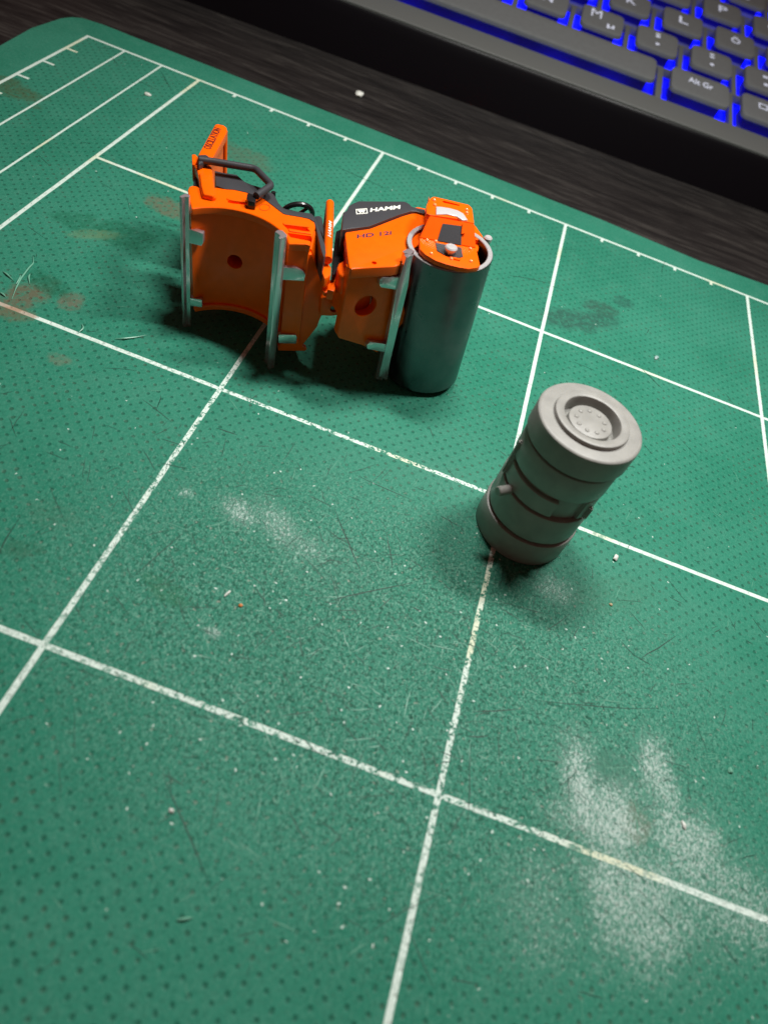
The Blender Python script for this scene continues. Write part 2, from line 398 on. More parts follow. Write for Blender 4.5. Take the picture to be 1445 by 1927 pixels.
# --- rear frame with the empty drum cavity
arc_c = (-1.21, -1.41); arc_r = .97
def arc(a0, a1, r, n=22):
    return [(arc_c[0] + r * math.cos(math.radians(a0 + (a1 - a0) * i / n)), arc_c[1] + r * math.sin(math.radians(a0 + (a1 - a0) * i / n))) for i in range(n + 1)]
back = [(-0.214, -0.23), (-0.269, -0.109), (-0.377, -0.058), (-0.488, -0.08), (-0.719, -0.148), (-0.77, -0.15), (-1.199, 0.101), (-1.495, 0.11), (-1.688, 0.073), (-1.804, 0.011), (-1.936, -0.028), (-2.129, -0.186), (-2.188, -0.165), (-2.263, -0.182), (-2.287, -0.245), (-2.263, -0.338), (-2.134, -0.584), (-2.039, -0.708)]
under = [(-0.404, -0.893), (-0.169, -0.78), (-0.111, -0.783)]
plan_outer = arc(142, 40, arc_r) + under + back
plan_inner = arc(142, 40, arc_r + .05) + [(p[0] - .01, p[1] + .02) for p in under] + [(a, b) for a, b in back]
bm = prism(plan_outer, H - .12, H, .028, 3)
frame = finish(bm, 'rear_side_plate', M_ORANGE, roller)
grooves = [[(-0.66, -0.457), (-0.316, -0.324), (-0.23, -0.405), (-0.552, -0.534)], [(-0.523, -0.633), (-0.182, -0.513), (-0.098, -0.652), (-0.444, -0.722)],
           [(-1.624, -0.295), (-1.393, -0.203), (-1.315, -0.204), (-1.308, -0.229), (-1.519, -0.321), (-1.604, -0.342)]]
for g in grooves[:2]: cut(frame, prism(g, H - .075, H + .2, .01, 1))
cut(frame, prism(grooves[2], H - .05, H + .2, 0))
bm = bmesh.new(); prism(plan_inner, HB + .02, H - .10, .02, 2, bm); prism(plan_outer, HB - .0, HB + .11, .035, 3, bm)
f2 = finish(bm, 'rear_frame', M_ORANGE, roller)
hc = [(-1.486, -0.396)][0]
cyl = bmesh.new(); bmesh.ops.create_cone(cyl, segments=28, radius1=.125, radius2=.125, depth=1.0, cap_ends=True)
bmesh.ops.transform(cyl, matrix=Matrix.Translation((hc[0], hc[1] + .2, 1.27)) @ Matrix.Rotation(math.radians(12), 4, 'Z') @ Matrix.Rotation(PI / 2, 4, 'X'), verts=cyl.verts)
cut(f2, cyl)
# ridges on the side plate
for q in ([(-0.679, -0.43), (-0.328, -0.289), (-0.284, -0.32), (-0.641, -0.465)], [(-0.549, -0.531), (-0.217, -0.438), (-0.191, -0.488), (-0.507, -0.597)], [(-0.4, -0.882), (-0.194, -0.756), (-0.127, -0.761), (-0.095, -0.805), (-0.162, -0.8), (-0.382, -0.93)],
          [(-1.67, -0.238), (-1.431, -0.114), (-1.381, -0.144), (-1.332, -0.181), (-1.542, -0.266), (-1.64, -0.288)]):
    finish(prism(q, H - .05, H + .018, .014, 2), 'raised_rib', M_ORANGE, roller)
# --- tapering nose toward the hinge
pB = [(-0.209, -0.244)][0]
F1 = FL(0.06, 2.06, 0); F2 = FL(.31, 1.50, 0)
def mir(q): return (q[0], q[1], 2 * HM - q[2])
n1 = [(pB[0], pB[1], H - .02), F1, F2, FL(.345, 1.47, .07)]
bm = hull(n1 + [mir(q) for q in n1] + [FL(-.1, 2.05, .12), FL(-.1, .48, .12)], .018)
finish(bm, 'frame_nose', M_ORANGE, roller)
# underside plate of the rear frame with its small lip
up = [(-0.297, 2.051), (-0.128, 2.051), (-0.02, 2.003), (0.075, 2.01), (0.119, 1.899), (0.32, 1.495), (0.319, 1.375), (0.322, 1.231), (0.371, 0.934), (0.331, 0.804), (0.306, 0.661), (0.087, 0.268), (0.153, 0.196), (-0.302, 0.203)]
finish(prism(up, -.06, .06, .015, 2, fn=FL), 'underside_plate', M_ORANGE, roller)
finish(prism([(-0.323, 0.257), (0.151, 0.223), (0.181, 0.182), (0.148, 0.141), (-0.317, 0.157)], -.05, .04, .012, 2, fn=FL), 'lower_lip', M_ORANGE, roller)
# hinge lug with pin
lug = [(0.293, 1.264), (0.33, 1.287), (0.481, 1.252), (0.537, 1.199), (0.636, 1.126), (0.683, 1.04), (0.679, 0.993), (0.621, 0.94), (0.513, 0.92), (0.311, 0.931)]
lo_ = finish(prism(lug, -.12, .05, .02, 2, fn=FL), 'hinge_lug', M_ORANGE, roller)
pc = [(0.532, 1.064)][0]
cyl = bmesh.new(); bmesh.ops.create_cone(cyl, segments=24, radius1=.068, radius2=.068, depth=.3, cap_ends=True)
bmesh.ops.transform(cyl, matrix=Matrix.Translation(FL(pc[0], pc[1], 0)) @ Matrix.Rotation(math.radians(30), 4, 'Z') @ Matrix.Rotation(PI / 2, 4, 'X'), verts=cyl.verts)
cut(lo_, cyl)
cyl = bmesh.new(); bmesh.ops.create_cone(cyl, segments=24, radius1=.052, radius2=.048, depth=.16, cap_ends=True)
bmesh.ops.transform(cyl, matrix=Matrix.Translation(FL(pc[0], pc[1], .0)) @ Matrix.Rotation(math.radians(30), 4, 'Z') @ Matrix.Rotation(PI / 2, 4, 'X'), verts=cyl.verts)
finish(cyl, 'hinge_pin', mat('dull_pin', (.16, .18, .17), .45, metal=.7), roller)
# --- steel scraper bars, each with two tabs
def bar(plan, tabs, lean=0, name='scraper_bar', h0=-.13, h1=2.36, fn=None):
    b_ = bmesh.new(); prism(plan, h0, h1, .006, 2, b_)
    if lean:
        for v in b_.verts: v.co.x += lean * (2.35 - v.co.z)
    o_ = finish(b_, name, M_CHROME, roller)
    for pts, pf, d0, d1 in tabs: finish(prism(pts, d0, d1, .008, 2, fn=pf), 'bar_tab', M_CHROME, o_)
    return o_
fnc = lambda a0, b0, th: plane_fn((a0, b0, th))
bar([(-2.145, -.86), (-2.115, -.74), (-2.075, -.73), (-2.03, -.745), (-2.02, -.80), (-2.075, -.82), (-2.10, -.875)],
    [([(0, 1.60), (.21, 1.60), (.24, 1.66), (.24, 1.82), (.0, 1.84)], fnc(-2.06, -.80, 8), 0, .09), ([(0, .42), (.22, .45), (.22, .60), (.0, .58)], fnc(-2.08, -.80, 8), 0, .09)], lean=-.02)
bar([(-.60, -.97), (-.585, -.90), (-.52, -.87), (-.42, -.95), (-.405, -1.0), (-.47, -1.10), (-.50, -1.09), (-.50, -1.02), (-.555, -.985)],
    [([(-0.373, 1.827), (-0.16, 1.818), (-0.048, 1.766), (-0.008, 1.701), (-0.022, 1.594), (-0.358, 1.609)], FL, -.14, -.05), ([(-0.347, 0.552), (-0.061, 0.542), (-0.034, 0.49), (-0.035, 0.359), (-0.335, 0.37)], FL, -.12, -.03)], lean=-.012)
bar([(1.215, -.40), (1.255, -.30), (1.31, -.25), (1.375, -.28), (1.365, -.33), (1.345, -.43), (1.31, -.40), (1.255, -.43)],
    [([(0.857, 1.986), (0.528, 2.026), (0.492, 1.979), (0.505, 1.89), (0.541, 1.846), (0.911, 1.743)], FR, -.10, -.01), ([(0.893, 0.689), (0.548, 0.808), (0.498, 0.748), (0.521, 0.662), (0.93, 0.508)], FR, -.10, -.01)], lean=.003)
finish(prism([(0.85, 2.349), (0.942, 2.368), (1.01, 1.827), (1.011, 1.072), (1.013, 0.291), (1.046, -0.121), (0.851, 0.024), (0.862, 0.716), (0.809, 1.779)], -.12, -.05, .007, 2, fn=FR), 'scraper_plate', M_CHROME, roller)
# --- black deck, seat, console
deck = [(-2.196, 0.494), (-2.066, 0.511), (-1.858, 0.587), (-1.668, 0.454), (-1.811, 0.54), (-1.683, 0.459), (-1.542, 0.428), (-1.435, 0.438), (-1.316, 0.439), (-1.133, 0.363), (-1.082, 0.307), (-0.966, 0.15), (-0.855, 0.057), (-0.759, 0.044), (-0.83, 0.039), (-0.63, 0.081), (-0.415, 0.156), (-0.323, 0.077), (-0.27, -0.048), (-0.293, -0.046), (-0.392, -0.006), (-0.504, -0.028), (-0.736, -0.097), (-0.788, -0.099), (-1.219, 0.154), (-1.516, 0.163), (-1.71, 0.126), (-1.827, 0.064), (-1.981, 0.073)]
finish(prism(deck, .3, 2.17, .022, 2), 'operator_deck', M_BLACK, roller)
arm = [(-0.349, 0.114), (-0.311, 0.068), (-0.181, -0.147), (0.077, -0.604), (0.141, -0.758), (0.163, -0.918), (0.055, -0.733), (-0.204, -0.215), (-0.291, -0.062)]
finish(prism(arm, 1.75, 2.17, .015, 2), 'deck_edge', M_BLACK, roller)
finish(prism([(-2.341, 0.003), (-2.407, 0.163), (-2.43, 0.311), (-2.396, 0.385), (-2.191, -0.02), (-2.274, -0.005)], .4, 2.1, .02, 2), 'seat_back', M_BLACK, roller)
bm = prism([(-0.46, 0.501), (-0.404, 0.573), (-0.34, 0.544), (-0.298, 0.46), (-0.212, 0.26), (-0.113, -0.031), (-0.258, 0.176)], 1.0, 1.95, .03, 2)
finish(bm, 'control_console', M_BLACK, roller)
wc = [(-0.904, 0.981)][0]
ctr = Vector((wc[0], wc[1], 1.6)); ax = Vector((-.45, .75, .35)).normalized(); u_ = ax.orthogonal().normalized(); v_ = ax.cross(u_)
o_ = finish(tube([ctr + (u_ * math.cos(t * PI / 18) + v_ * math.sin(t * PI / 18)) * .265 for t in range(36)], .045, 10, close=True), 'steering_wheel', M_DARK, roller)
finish(tube([ctr, ctr + u_ * .25], .03, 8, tube([ctr, ctr - u_ * .2 + v_ * .15], .03, 8)), 'spoke', M_DARK, o_)
finish(tube([ctr, ctr - ax * .8], .04, 10), 'steering_column', M_DARK, roller)
# --- roll bar
leg_p = [(-2.467, 0.316), (-2.233, 0.444), (-2.169, 0.344), (-1.999, 0.01), (-1.784, -0.364), (-1.779, -0.414), (-1.965, -0.467), (-2.024, -0.375), (-2.331, 0.144)]
rb = finish(prism(leg_p, 2.1, 2.26, .03, 3), 'roll_bar_leg', M_ORANGE, roller)
finish(prism([(-2.266, 0.086), (-2.139, 0.182), (-2.071, 0.098), (-1.797, -0.383), (-1.801, -0.438), (-1.944, -0.47), (-2.07, -0.274)], 2.2, 2.285, .022, 3), 'raised_panel', M_ORANGE, rb)
bar_p = [(-2.505, 0.528), (-2.532, 0.631), (-2.709, 1.536), (-2.752, 1.733), (-2.733, 1.792), (-2.614, 1.813), (-2.543, 1.765), (-2.479, 1.609), (-2.291, 0.611), (-2.269, 0.487), (-2.438, 0.357)]
rb2 = finish(prism(bar_p, 2.14, 2.30, .03, 3), 'roll_bar_top', M_ORANGE, roller)
finish(prism([(-2.754, 1.757), (-2.642, 1.814), (-2.578, 1.691), (-2.387, 0.727), (-2.444, 0.682)], .30, 2.2, .03, 2), 'roll_bar_panel', M_ORANGE, rb2)
finish(tube([(*[(-2.658, 1.949)][0], 2.14), (*[(-2.658, 1.949)][0], .3)], .045, 12), 'roll_bar_post', M_ORANGE, rb2)
finish(text_bm('OSCILLATION', .006, .012, 0, [(-2.426, 0.849), (-2.586, 1.637), (-2.548, 0.838)], 2.30), 'lettering', M_REDPRINT, rb2)
finish(prism([(-2.662, 0.643), (-2.62, 0.686), (-2.549, 0.627), (-2.499, 0.502), (-2.475, 0.36), (-2.509, 0.334)], 1.95, 2.24, .03, 2), 'bar_bracket', M_ORANGE, roller)
finish(prism([(-2.611, 0.605), (-2.566, 0.639), (-2.435, 0.396), (-2.448, 0.367), (-2.514, 0.436)], 1.95, 2.1, .03, 2), 'bar_bracket', M_ORANGE, roller)
# --- black grab handle
hp = [(-2.375, 0.324), (-2.208, 0.392), (-1.542, 0.596), (-1.132, 0.255), (-1.211, -0.184)]
finish(tube(rounded([(a, b, 2.36) for a, b in hp], .07), .056, 16), 'grab_handle', M_BLACK, roller)
finish(prism([(-2.459, 0.45), (-2.359, 0.538), (-2.304, 0.509), (-2.258, 0.464), (-2.326, 0.174)], 2.26, 2.37, .03, 3), 'handle_mount', M_BLACK, roller)
finish(prism([(-1.384, -0.128), (-1.266, -0.097), (-1.211, -0.183), (-1.17, -0.313), (-1.28, -0.338), (-1.33, -0.286)], 2.18, 2.33, .025, 2), 'handle_foot', M_DARK, roller)
hb_ = [(-1.253, 0.699)][0]
finish(tube([(hb_[0], hb_[1], 2.02), (hb_[0], hb_[1], 1.75)], .04, 10), 'deck_peg', M_DARK, roller)
# print on the side plate
cc = [(-1.08, -0.155), (-1.151, -0.204), (-1.116, -0.065)]
own = bmesh.new(); c0 = Vector(cc[0]); ux = Vector(cc[1]) - c0; uy = Vector(cc[2]) - c0
rr_ = []
for k in range(32):
    t = 2 * PI * k / 32; rr_.append([own.verts.new((*(c0 + ux * math.cos(t) * s + uy * math.sin(t) * s), 2.203)) for s in (.92, 1.0)])
for k in range(32): own.faces.new((rr_[k][0], rr_[k][1], rr_[(k + 1) % 32][1], rr_[(k + 1) % 32][0]))
bmesh.ops.solidify(own, geom=own.faces[:], thickness=.003)
finish(own, 'printed_ring', M_REDPRINT, roller)
# --- orange grab rail
gr = [(-0.341, 0.929), (-0.181, 0.437), (0.017, -0.216), (0.166, -0.684)]
finish(tube([(gr[0][0], gr[0][1], 2.0), (gr[1][0], gr[1][1], 2.0), (gr[2][0], gr[2][1], 2.0), (gr[3][0], gr[3][1], 2.0)], .068, 16, tube([(gr[0][0], gr[0][1], 2.0), (gr[0][0], gr[0][1], .6)], .068, 16)), 'grab_rail', M_ORANGE, roller)
finish(text_bm('HAMM', .004, .01, .2, [(0.036, -0.168), (-0.101, 0.29), (-0.017, -0.168)], 2.072), 'lettering', M_WHITE, roller)
own = bmesh.new(); bmesh.ops.create_icosphere(own, subdivisions=3, radius=.07); bmesh.ops.translate(own, vec=(gr[0][0], gr[0][1], 2.0), verts=own.verts)
finish(own, 'rail_end', M_ORANGE, roller)
rf = [(0.075, -0.672), (0.152, -0.587), (0.227, -0.669), (0.288, -0.865), (0.27, -0.965), (0.241, -1.018), (0.16, -0.891)]
finish(prism(rf, 1.72, 1.9, .03, 2), 'rail_foot', M_ORANGE, roller)
# --- front half: chassis, side cover, hood
HF = 2.2
fp = [(0.001, 2.144), (0.385, 2.091), (0.868, 1.938), (1.205, 1.096), (0.787, 0.462), (0.475, 0.67), (0.009, 0.895), (-0.025, 0.967), (-0.003, 1.519), (-0.001, 1.943)]
ch = finish(prism(fp, -.01, .15, .02, 2, fn=FR), 'front_chassis', M_ORANGE, roller)
finish(prism([(.06, 1.15), (.60, 1.15), (.60, 1.80), (.06, 1.80)], .20, .50, .02, 1, fn=FR), 'chassis_box', M_ORANGE, roller)
hc2 = [(0.388, 1.459)][0]
cyl = bmesh.new(); bmesh.ops.create_cone(cyl, segments=40, radius1=.19, radius2=.19, depth=.7, cap_ends=True)
bmesh.ops.transform(cyl, matrix=Matrix.Translation(FR(hc2[0], hc2[1], 0)) @ Matrix.Rotation(math.radians(41), 4, 'Z') @ Matrix.Rotation(PI / 2, 4, 'X'), verts=cyl.verts)
cut(ch, cyl)
cov = [(0.25, -0.172), (0.239, -0.102), (0.533, 0.207), (0.591, 0.314), (0.9, 0.909), (1.007, 1.073), (1.082, 1.142), (1.224, 1.18), (1.317, 1.299), (2.015, 1.428), (2.108, 1.308), (2.26, 1.087), (2.245, 0.891), (2.269, 0.59), (1.835, 0.421), (1.409, 0.345), (1.304, 0.057), (1.211, -0.089), (1.229, -0.415), (1.234, -0.514), (1.155, -0.613), (0.879, -0.816), (0.62, -1.021), (0.583, -1.001), (0.451, -0.682)]
cv = finish(prism(cov, 2.03, HF, .035, 3), 'side_cover', M_ORANGE, roller)
sc = [(0.875, -0.678)][0]
cyl = bmesh.new(); bmesh.ops.create_cone(cyl, segments=20, radius1=.04, radius2=.04, depth=.2, cap_ends=True); bmesh.ops.translate(cyl, vec=(sc[0], sc[1], HF), verts=cyl.verts); cut(cv, cyl)
dv = math.radians(131)
def push(a, b, t=.45, smin=.46):
    c_, s_ = math.cos(math.radians(41)), math.sin(math.radians(41)); da, db = a - PLR[0], b - PLR[1]
    s, d = da * c_ + db * s_, -da * s_ + db * c_ + t
    s = max(s, smin + .03 * d); return (PLR[0] + s * c_ - d * s_, PLR[1] + s * s_ + d * c_)
low = [push(a, b) for a, b in cov]
finish(prism(low, .95, 2.06, .03, 2), 'lower_body', M_ORANGE, roller)
hood = [(0.041, 0.359), (0.075, 0.45), (0.06, 0.626), (0.096, 0.737), (0.15, 0.855), (0.819, 1.315), (0.907, 1.293), (0.97, 1.228), (1.029, 1.226), (1.194, 1.266), (1.231, 1.135), (1.067, 1.121), (0.997, 1.075), (0.852, 0.841), (0.525, 0.211), (0.2, -0.119), (0.191, -0.158)]
hd = finish(prism(hood, 1.0, 2.24, .035, 3), 'hood', M_BLACK, roller)
finish(text_bm('HAMM', .008, .035, .12, [(0.416, 0.623), (0.833, 1.033), (0.377, 0.732)], 2.24), 'lettering', M_WHITE, hd)
lg = [(0.244, 0.421), (0.397, 0.557), (0.189, 0.565), (0.339, 0.705)]
p0, p1, p2, p3 = [Vector(q) for q in lg]
own = bmesh.new()
def lq(u, v): return p0 * (1 - u) * (1 - v) + p1 * u * (1 - v) + p2 * (1 - u) * v + p3 * u * v
for (u0, v0, u1, v1) in ((0, 0, 1, .14), (0, .86, 1, 1), (0, .14, .08, .86), (.92, .14, 1, .86)):
    q = [lq(u0, v0), lq(u1, v0), lq(u1, v1), lq(u0, v1)]; prism([tuple(z) for z in q], 2.236, 2.248, 0, bm=own)
prism([tuple(lq(*z)) for z in ((.14, .78), (.86, .78), (.66, .22), (.58, .22), (.5, .48), (.42, .22), (.34, .22), (.24, .5))], 2.236, 2.248, 0, bm=own)
finish(own, 'logo', M_WHITE, hd)
cut_in = [(0.248, 0.531), (0.319, 0.597), (0.295, 0.602)]
finish(text_bm('HD 12i', .004, .022, 0.05, [(0.447, -0.179), (0.9, 0.248), (0.411, -0.077)], HF), 'lettering', M_PURPLE, cv)
# hinge fork on the front half
fk = [(0.154, -0.785), (0.161, -0.693), (0.25, -0.608), (0.33, -0.495), (0.423, -0.447), (0.46, -0.378), (0.546, -0.619), (0.508, -0.713), (0.385, -0.841), (0.266, -1), (0.214, -0.961)]
fo = finish(prism(fk, 1.58, 1.65, .02, 2), 'hinge_fork', M_ORANGE, roller)
finish(prism([(0.296, -1.002), (0.338, -0.756), (0.403, -0.894), (0.405, -0.989)], 1.55, 1.72, .02, 2), 'fork_gusset', M_ORANGE, fo)
finish(prism([(0.329, -0.694), (0.314, -0.575), (0.35, -0.479), (0.399, -0.391), (0.57, -0.868), (0.494, -0.897), (0.403, -0.847)], 1.62, 1.95, .05, 3), 'steering_bracket', M_ORANGE, roller)
finish(prism([(0.078, -0.065), (-0.071, 0.526), (-0.011, 0.662), (0.085, 0.582), (0.45, -0.39), (0.283, -0.282), (0.301, -0.669), (0.265, -0.691)], 1.55, 1.8, .03, 2), 'radiator_panel', M_DARK, roller)
# --- drum support bracket (folded orange sheet)
HU = 2.62; HLW = 2.36
top_p = [(1.286, 0.597), (1.273, 0.695), (1.279, 0.929), (1.306, 1.002), (1.345, 1.025), (1.881, 1.113), (1.943, 1.054), (1.97, 1.001), (2.081, 0.585), (1.903, 0.544), (1.873, 0.582), (1.397, 0.406), (1.334, 0.42)]
ub = finish(prism(top_p, HU - .09, HU, .018, 2), 'drum_bracket', M_ORANGE, roller)
cut(ub, prism([(1.466, 0.939), (1.491, 0.976), (1.752, 1.006), (1.755, 0.966), (1.505, 0.913)], HU - .06, HU + .1, 0))
low_p = [(1.353, 0.129), (2.227, 0.359), (2.306, 0.142), (2.384, -0.101), (2.357, -0.179), (2.241, -0.288), (2.084, -0.34), (1.9, -0.364), (1.731, -0.358), (1.544, -0.281), (1.436, -0.183)]
lb = finish(prism(low_p, HLW - .08, HLW, .016, 2), 'drum_plate', M_ORANGE, roller)
ta, tb = [(1.4, 0.378), (2.085, 0.565)]; ba, bb = [(1.355, 0.12), (2.229, 0.35)]
def quad_slab(q4, th, bev=.012):
    own = bmesh.new(); n = (Vector(q4[1]) - Vector(q4[0])).cross(Vector(q4[3]) - Vector(q4[0])).normalized()
    if n.z < 0: n = -n
    for q in q4: own.verts.new(q); own.verts.new(Vector(q) - n * th)
    bmesh.ops.convex_hull(own, input=own.verts)
    bmesh.ops.dissolve_limit(own, angle_limit=.03, verts=own.verts, edges=own.edges)
    if bev: bmesh.ops.bevel(own, geom=own.edges[:], offset=bev, segments=2, affect='EDGES', clamp_overlap=True)
    return own, n
sd = [(0.215, 0.002), (0.549, -0.844), (0.583, -0.852), (0.659, -0.795), (0.39, 0.006)]
finish(prism(sd, 1.5, 2.1, .02, 2), 'cover_side', M_ORANGE, roller)
own, nrm = quad_slab([(*ta, HU), (*tb, HU), (*bb, HLW), (*ba, HLW)], .08)
finish(own, 'sloped_panel', M_ORANGE, ub)
def on_slope(u, v, up=.004):
    T = Vector((*ta, HU)).lerp(Vector((*tb, HU)), u); B = Vector((*ba, HLW)).lerp(Vector((*bb, HLW)), u)
    return tuple(T.lerp(B, v) + nrm * up)
own, _ = quad_slab([on_slope(.32, .24, .012), on_slope(.72, .20, .012), on_slope(.735, .985, .012), on_slope(.31, .985, .012)], .011, 0)
finish(own, 'black_insert', M_BLACK, ub)
finish(prism([(1.612, 0.118), (2.016, 0.216), (2.092, -0.027), (2.049, -0.086), (1.912, -0.142), (1.804, -0.137), (1.689, -0.096)], HLW - .01, HLW + .012, .004, 1), 'black_insert', M_BLACK, lb)
finish(prism([(1.904, -0.157), (2.075, -0.111), (2.066, -0.169), (1.922, -0.188)], HLW - .01, HLW + .02, .004, 1), 'slot_flap', M_ORANGE, lb)
own, _ = quad_slab([on_slope(.725, .10, .03), on_slope(.80, .08, .03), on_slope(.79, .5, .03), on_slope(.715, .55, .03)], .03, .006)
finish(own, 'bent_tab', M_ORANGE, ub)
finish(prism([(1.426, 0.68), (1.499, 0.721), (1.643, 0.766), (1.761, 0.777), (1.869, 0.734), (1.971, 0.579), (1.89, 0.524), (1.78, 0.587), (1.634, 0.556), (1.481, 0.444)], HU - .02, HU + .022, .015, 3), 'steel_band', mat('band_steel', (.62, .61, .62), .35, metal=.3), ub)
# knob, rivets
kc = [(1.882, -0.039)][0]
own = bmesh.new(); lathe([(.0, 0), (.07, 0), (.07, .05), (.088, .055), (.098, .075), (.098, .10), (.08, .118), (.04, .124), (.0, .125)], 28, own, (kc[0], kc[1], HLW))
finish(own, 'motor_knob', M_KNOB, lb)
def rivet(p, r, par, z=1):
    own = bmesh.new(); bmesh.ops.create_icosphere(own, subdivisions=2, radius=r); bmesh.ops.translate(own, vec=p, verts=own.verts)
    finish(own, 'rivet', mrv, par)
mrv = mat('orange_rivet', (.95, .34, .12), .18, coat=.8)
for q in [(1.35, 0.886), (1.394, 0.744), (1.888, 0.913), (1.911, 0.817)]: rivet((*q, HU), .030, ub)
for q in [(1.481, 0.115), (1.625, -0.219), (1.94, -0.185), (2.23, -0.074), (2.15, 0.277), (1.61, 0.166)]: rivet((*q, HLW), .030, lb)
finish(prism([(2.066, 1.136), (2.127, 1.117), (2.271, 0.897), (2.276, 0.808), (2.162, 0.756)], 1.9, 2.28, .02, 2), 'bracket_ear', M_ORANGE, roller)
wall = [(1.209, 1.235), (1.27, 1.054), (1.331, 0.999), (1.339, 0.741), (1.25, 1.041)]
finish(prism(wall, 1.9, 2.5, .01, 1), 'bracket_side', M_ORANGE, ub)
sk = [(2.352, 0.921)][0]
own = bmesh.new(); lathe([(0, 0), (.055, 0), (.055, .28), (.07, .29), (.07, .34), (.05, .36), (0, .36)], 20, own, (sk[0], sk[1], 1.95))
finish(own, 'side_stud', M_KNOB, roller)
# --- drum, leaning a little more than the frame
dt = Vector((-.094, -.015, 1)).normalized(); dr = .695
Q = Vector((0, 0, 1)).rotation_difference(dt).to_matrix().to_4x4()
MD = MR.inverted() @ (Matrix.Translation((10.915, -7.655, dr * .095)) @ Q)
own = lathe([(.0, .0), (dr - .03, .0), (dr, .03), (dr, 2.462), (dr - .006, 2.47)], 96)
bmesh.ops.transform(own, matrix=MD, verts=own.verts); dm = finish(own, 'drum', M_DRUM, roller)
own = lathe([(dr - .006, 2.47), (dr - .014, 2.478), (dr - .075, 2.478), (dr - .085, 2.468)], 96)
bmesh.ops.transform(own, matrix=MD, verts=own.verts); finish(own, 'drum_rim', M_RIM, dm)
own = lathe([(dr - .085, 2.468), (dr - .088, 1.7), (0, 1.7)], 96)
bmesh.ops.transform(own, matrix=MD, verts=own.verts); finish(own, 'drum_inside', M_INSIDE, dm)

# ================================================================= GREY RESIN CYLINDER
part = thing('resin_cylinder', 'grey ribbed resin cylinder standing upright on the mat in front of the roller', 'model part', Matrix.Translation((13.352, -10.385, 0)))
def rprof(r, z0, z1, bev=.02):
    return [(0, z0), (r - bev, z0), (r - bev * .3, z0 + bev * .3), (r, z0 + bev), (r, z1 - bev), (r - bev * .3, z1 - bev * .3), (r - bev, z1), (0, z1)]
def wobble(bm_, amt=.006, f=2.5):
    for v in bm_.verts:
        n = noise.noise_vector(v.co * f); v.co += Vector((n.x, n.y, n.z * .4)) * amt
    return bm_
for r, z0, z1, bv in ((.755, 0, .488, .025), (.58, .47, .56, .005), (.728, .528, 1.09, .025), (.645, 1.07, 1.56, .005), (.725, 1.535, 1.985, .025), (.60, 1.97, 2.06, .005)):
    pr = rprof(r, z0, z1, bv); own = lathe(pr, 96); wobble(own, .008)
    finish(own, 'tier', M_RESIN, part)
own = lathe([(0, 2.03), (.73, 2.03), (.757, 2.055), (.757, 2.385), (.750, 2.410), (.735, 2.424), (.712, 2.43), (.42, 2.43), (.405, 2.40), (.40, 2.28), (.0, 2.28)], 96); wobble(own, .005)
cap = finish(own, 'cap', M_RESIN, part, 30)
own = lathe([(.535, 2.42), (.535, 2.475), (.529, 2.487), (.517, 2.492), (.425, 2.492), (.412, 2.485), (.405, 2.47), (.398, 2.27)], 96); wobble(own, .005)
finish(own, 'raised_ring', M_RESIN, cap, 30)
own = lathe([(.318, 2.27), (.315, 2.40), (.308, 2.412), (.295, 2.418), (0, 2.418)], 64); wobble(own, .004)
hub = finish(own, 'hub', M_RESIN, cap, 30)
for k in range(9):
    t = 2 * PI * k / 9 + .35; own = bmesh.new(); bmesh.ops.create_icosphere(own, subdivisions=2, radius=.036)
    for v in own.verts: v.co.z *= .45
    bmesh.ops.translate(own, vec=(.205 * math.cos(t), .205 * math.sin(t), 2.418), verts=own.verts); finish(own, 'bolt', M_RESIN, part)
D = math.radians; PINA, PINZ, PINR = -143, 1.09, .90
def sector(r0, r1, z0, z1, a0, a1, name):
    own = lathe([(r0, z0), (r1 - .015, z0), (r1, z0 + .015), (r1, z1 - .015), (r1 - .015, z1), (r0, z1)], 40, None, (0, 0, 0), D(a0), D(a1), True)
    finish(own, name, M_RESIN, part)
sector(.60, .705, 1.12, 1.44, -180, -84, 'band')
sector(.60, .712, 1.12, 1.5, -49, 170, 'band')
for t, z0, z1, wd, rr in ((-168, 1.12, 1.80, .08, .775), (-38, 1.12, 1.38, .06, .78)):
    own = bmesh.new(); bmesh.ops.create_cube(own, size=1)
    bmesh.ops.scale(own, vec=(.12, wd, z1 - z0), verts=own.verts)
    bmesh.ops.bevel(own, geom=own.edges[:], offset=.02, segments=2, affect='EDGES')
    bmesh.ops.transform(own, matrix=Matrix.Rotation(D(t), 4, 'Z') @ Matrix.Translation((rr - .07, 0, (z0 + z1) / 2)), verts=own.verts)
    finish(own, 'flange', M_RESIN, part)
pd = Vector((math.cos(D(PINA)), math.sin(D(PINA)), 0)); pz = Vector((0, 0, PINZ))
own = tube([pd * .6 + pz, pd * PINR + pz, pd * (PINR + .015) + pz], [.075, .075, .062], 22)
finish(own, 'valve_pin', M_RESIN, part)
own = bmesh.new()
bmesh.ops.create_icosphere(own, subdivisions=2, radius=.02); bmesh.ops.translate(own, vec=(.37 * math.cos(D(-30)), .37 * math.sin(D(-30)), 2.33), verts=own.verts)
finish(own, 'resin_speck', M_RESIN, part)

# ================================================================= KEYBOARD
KA, KS = math.radians(4.0), math.radians(10.5)
K1 = Vector((math.cos(KA), math.sin(KA), 0)); K2 = Vector((-math.sin(KA) * math.cos(KS), math.cos(KA) * math.cos(KS), math.sin(KS))); K3 = K1.cross(K2)
MK = Matrix(((K1.x, K2.x, K3.x, 14.1785), (K1.y, K2.y, K3.y, 10.0075), (K1.z, K2.z, K3.z, 2.0), (0, 0, 0, 1)))
kb = thing('keyboard', 'dark computer keyboard with blue backlight on the table behind the cutting mat', 'keyboard', MK)
X0, X1 = -17.5, 12.5; YB = 11.5
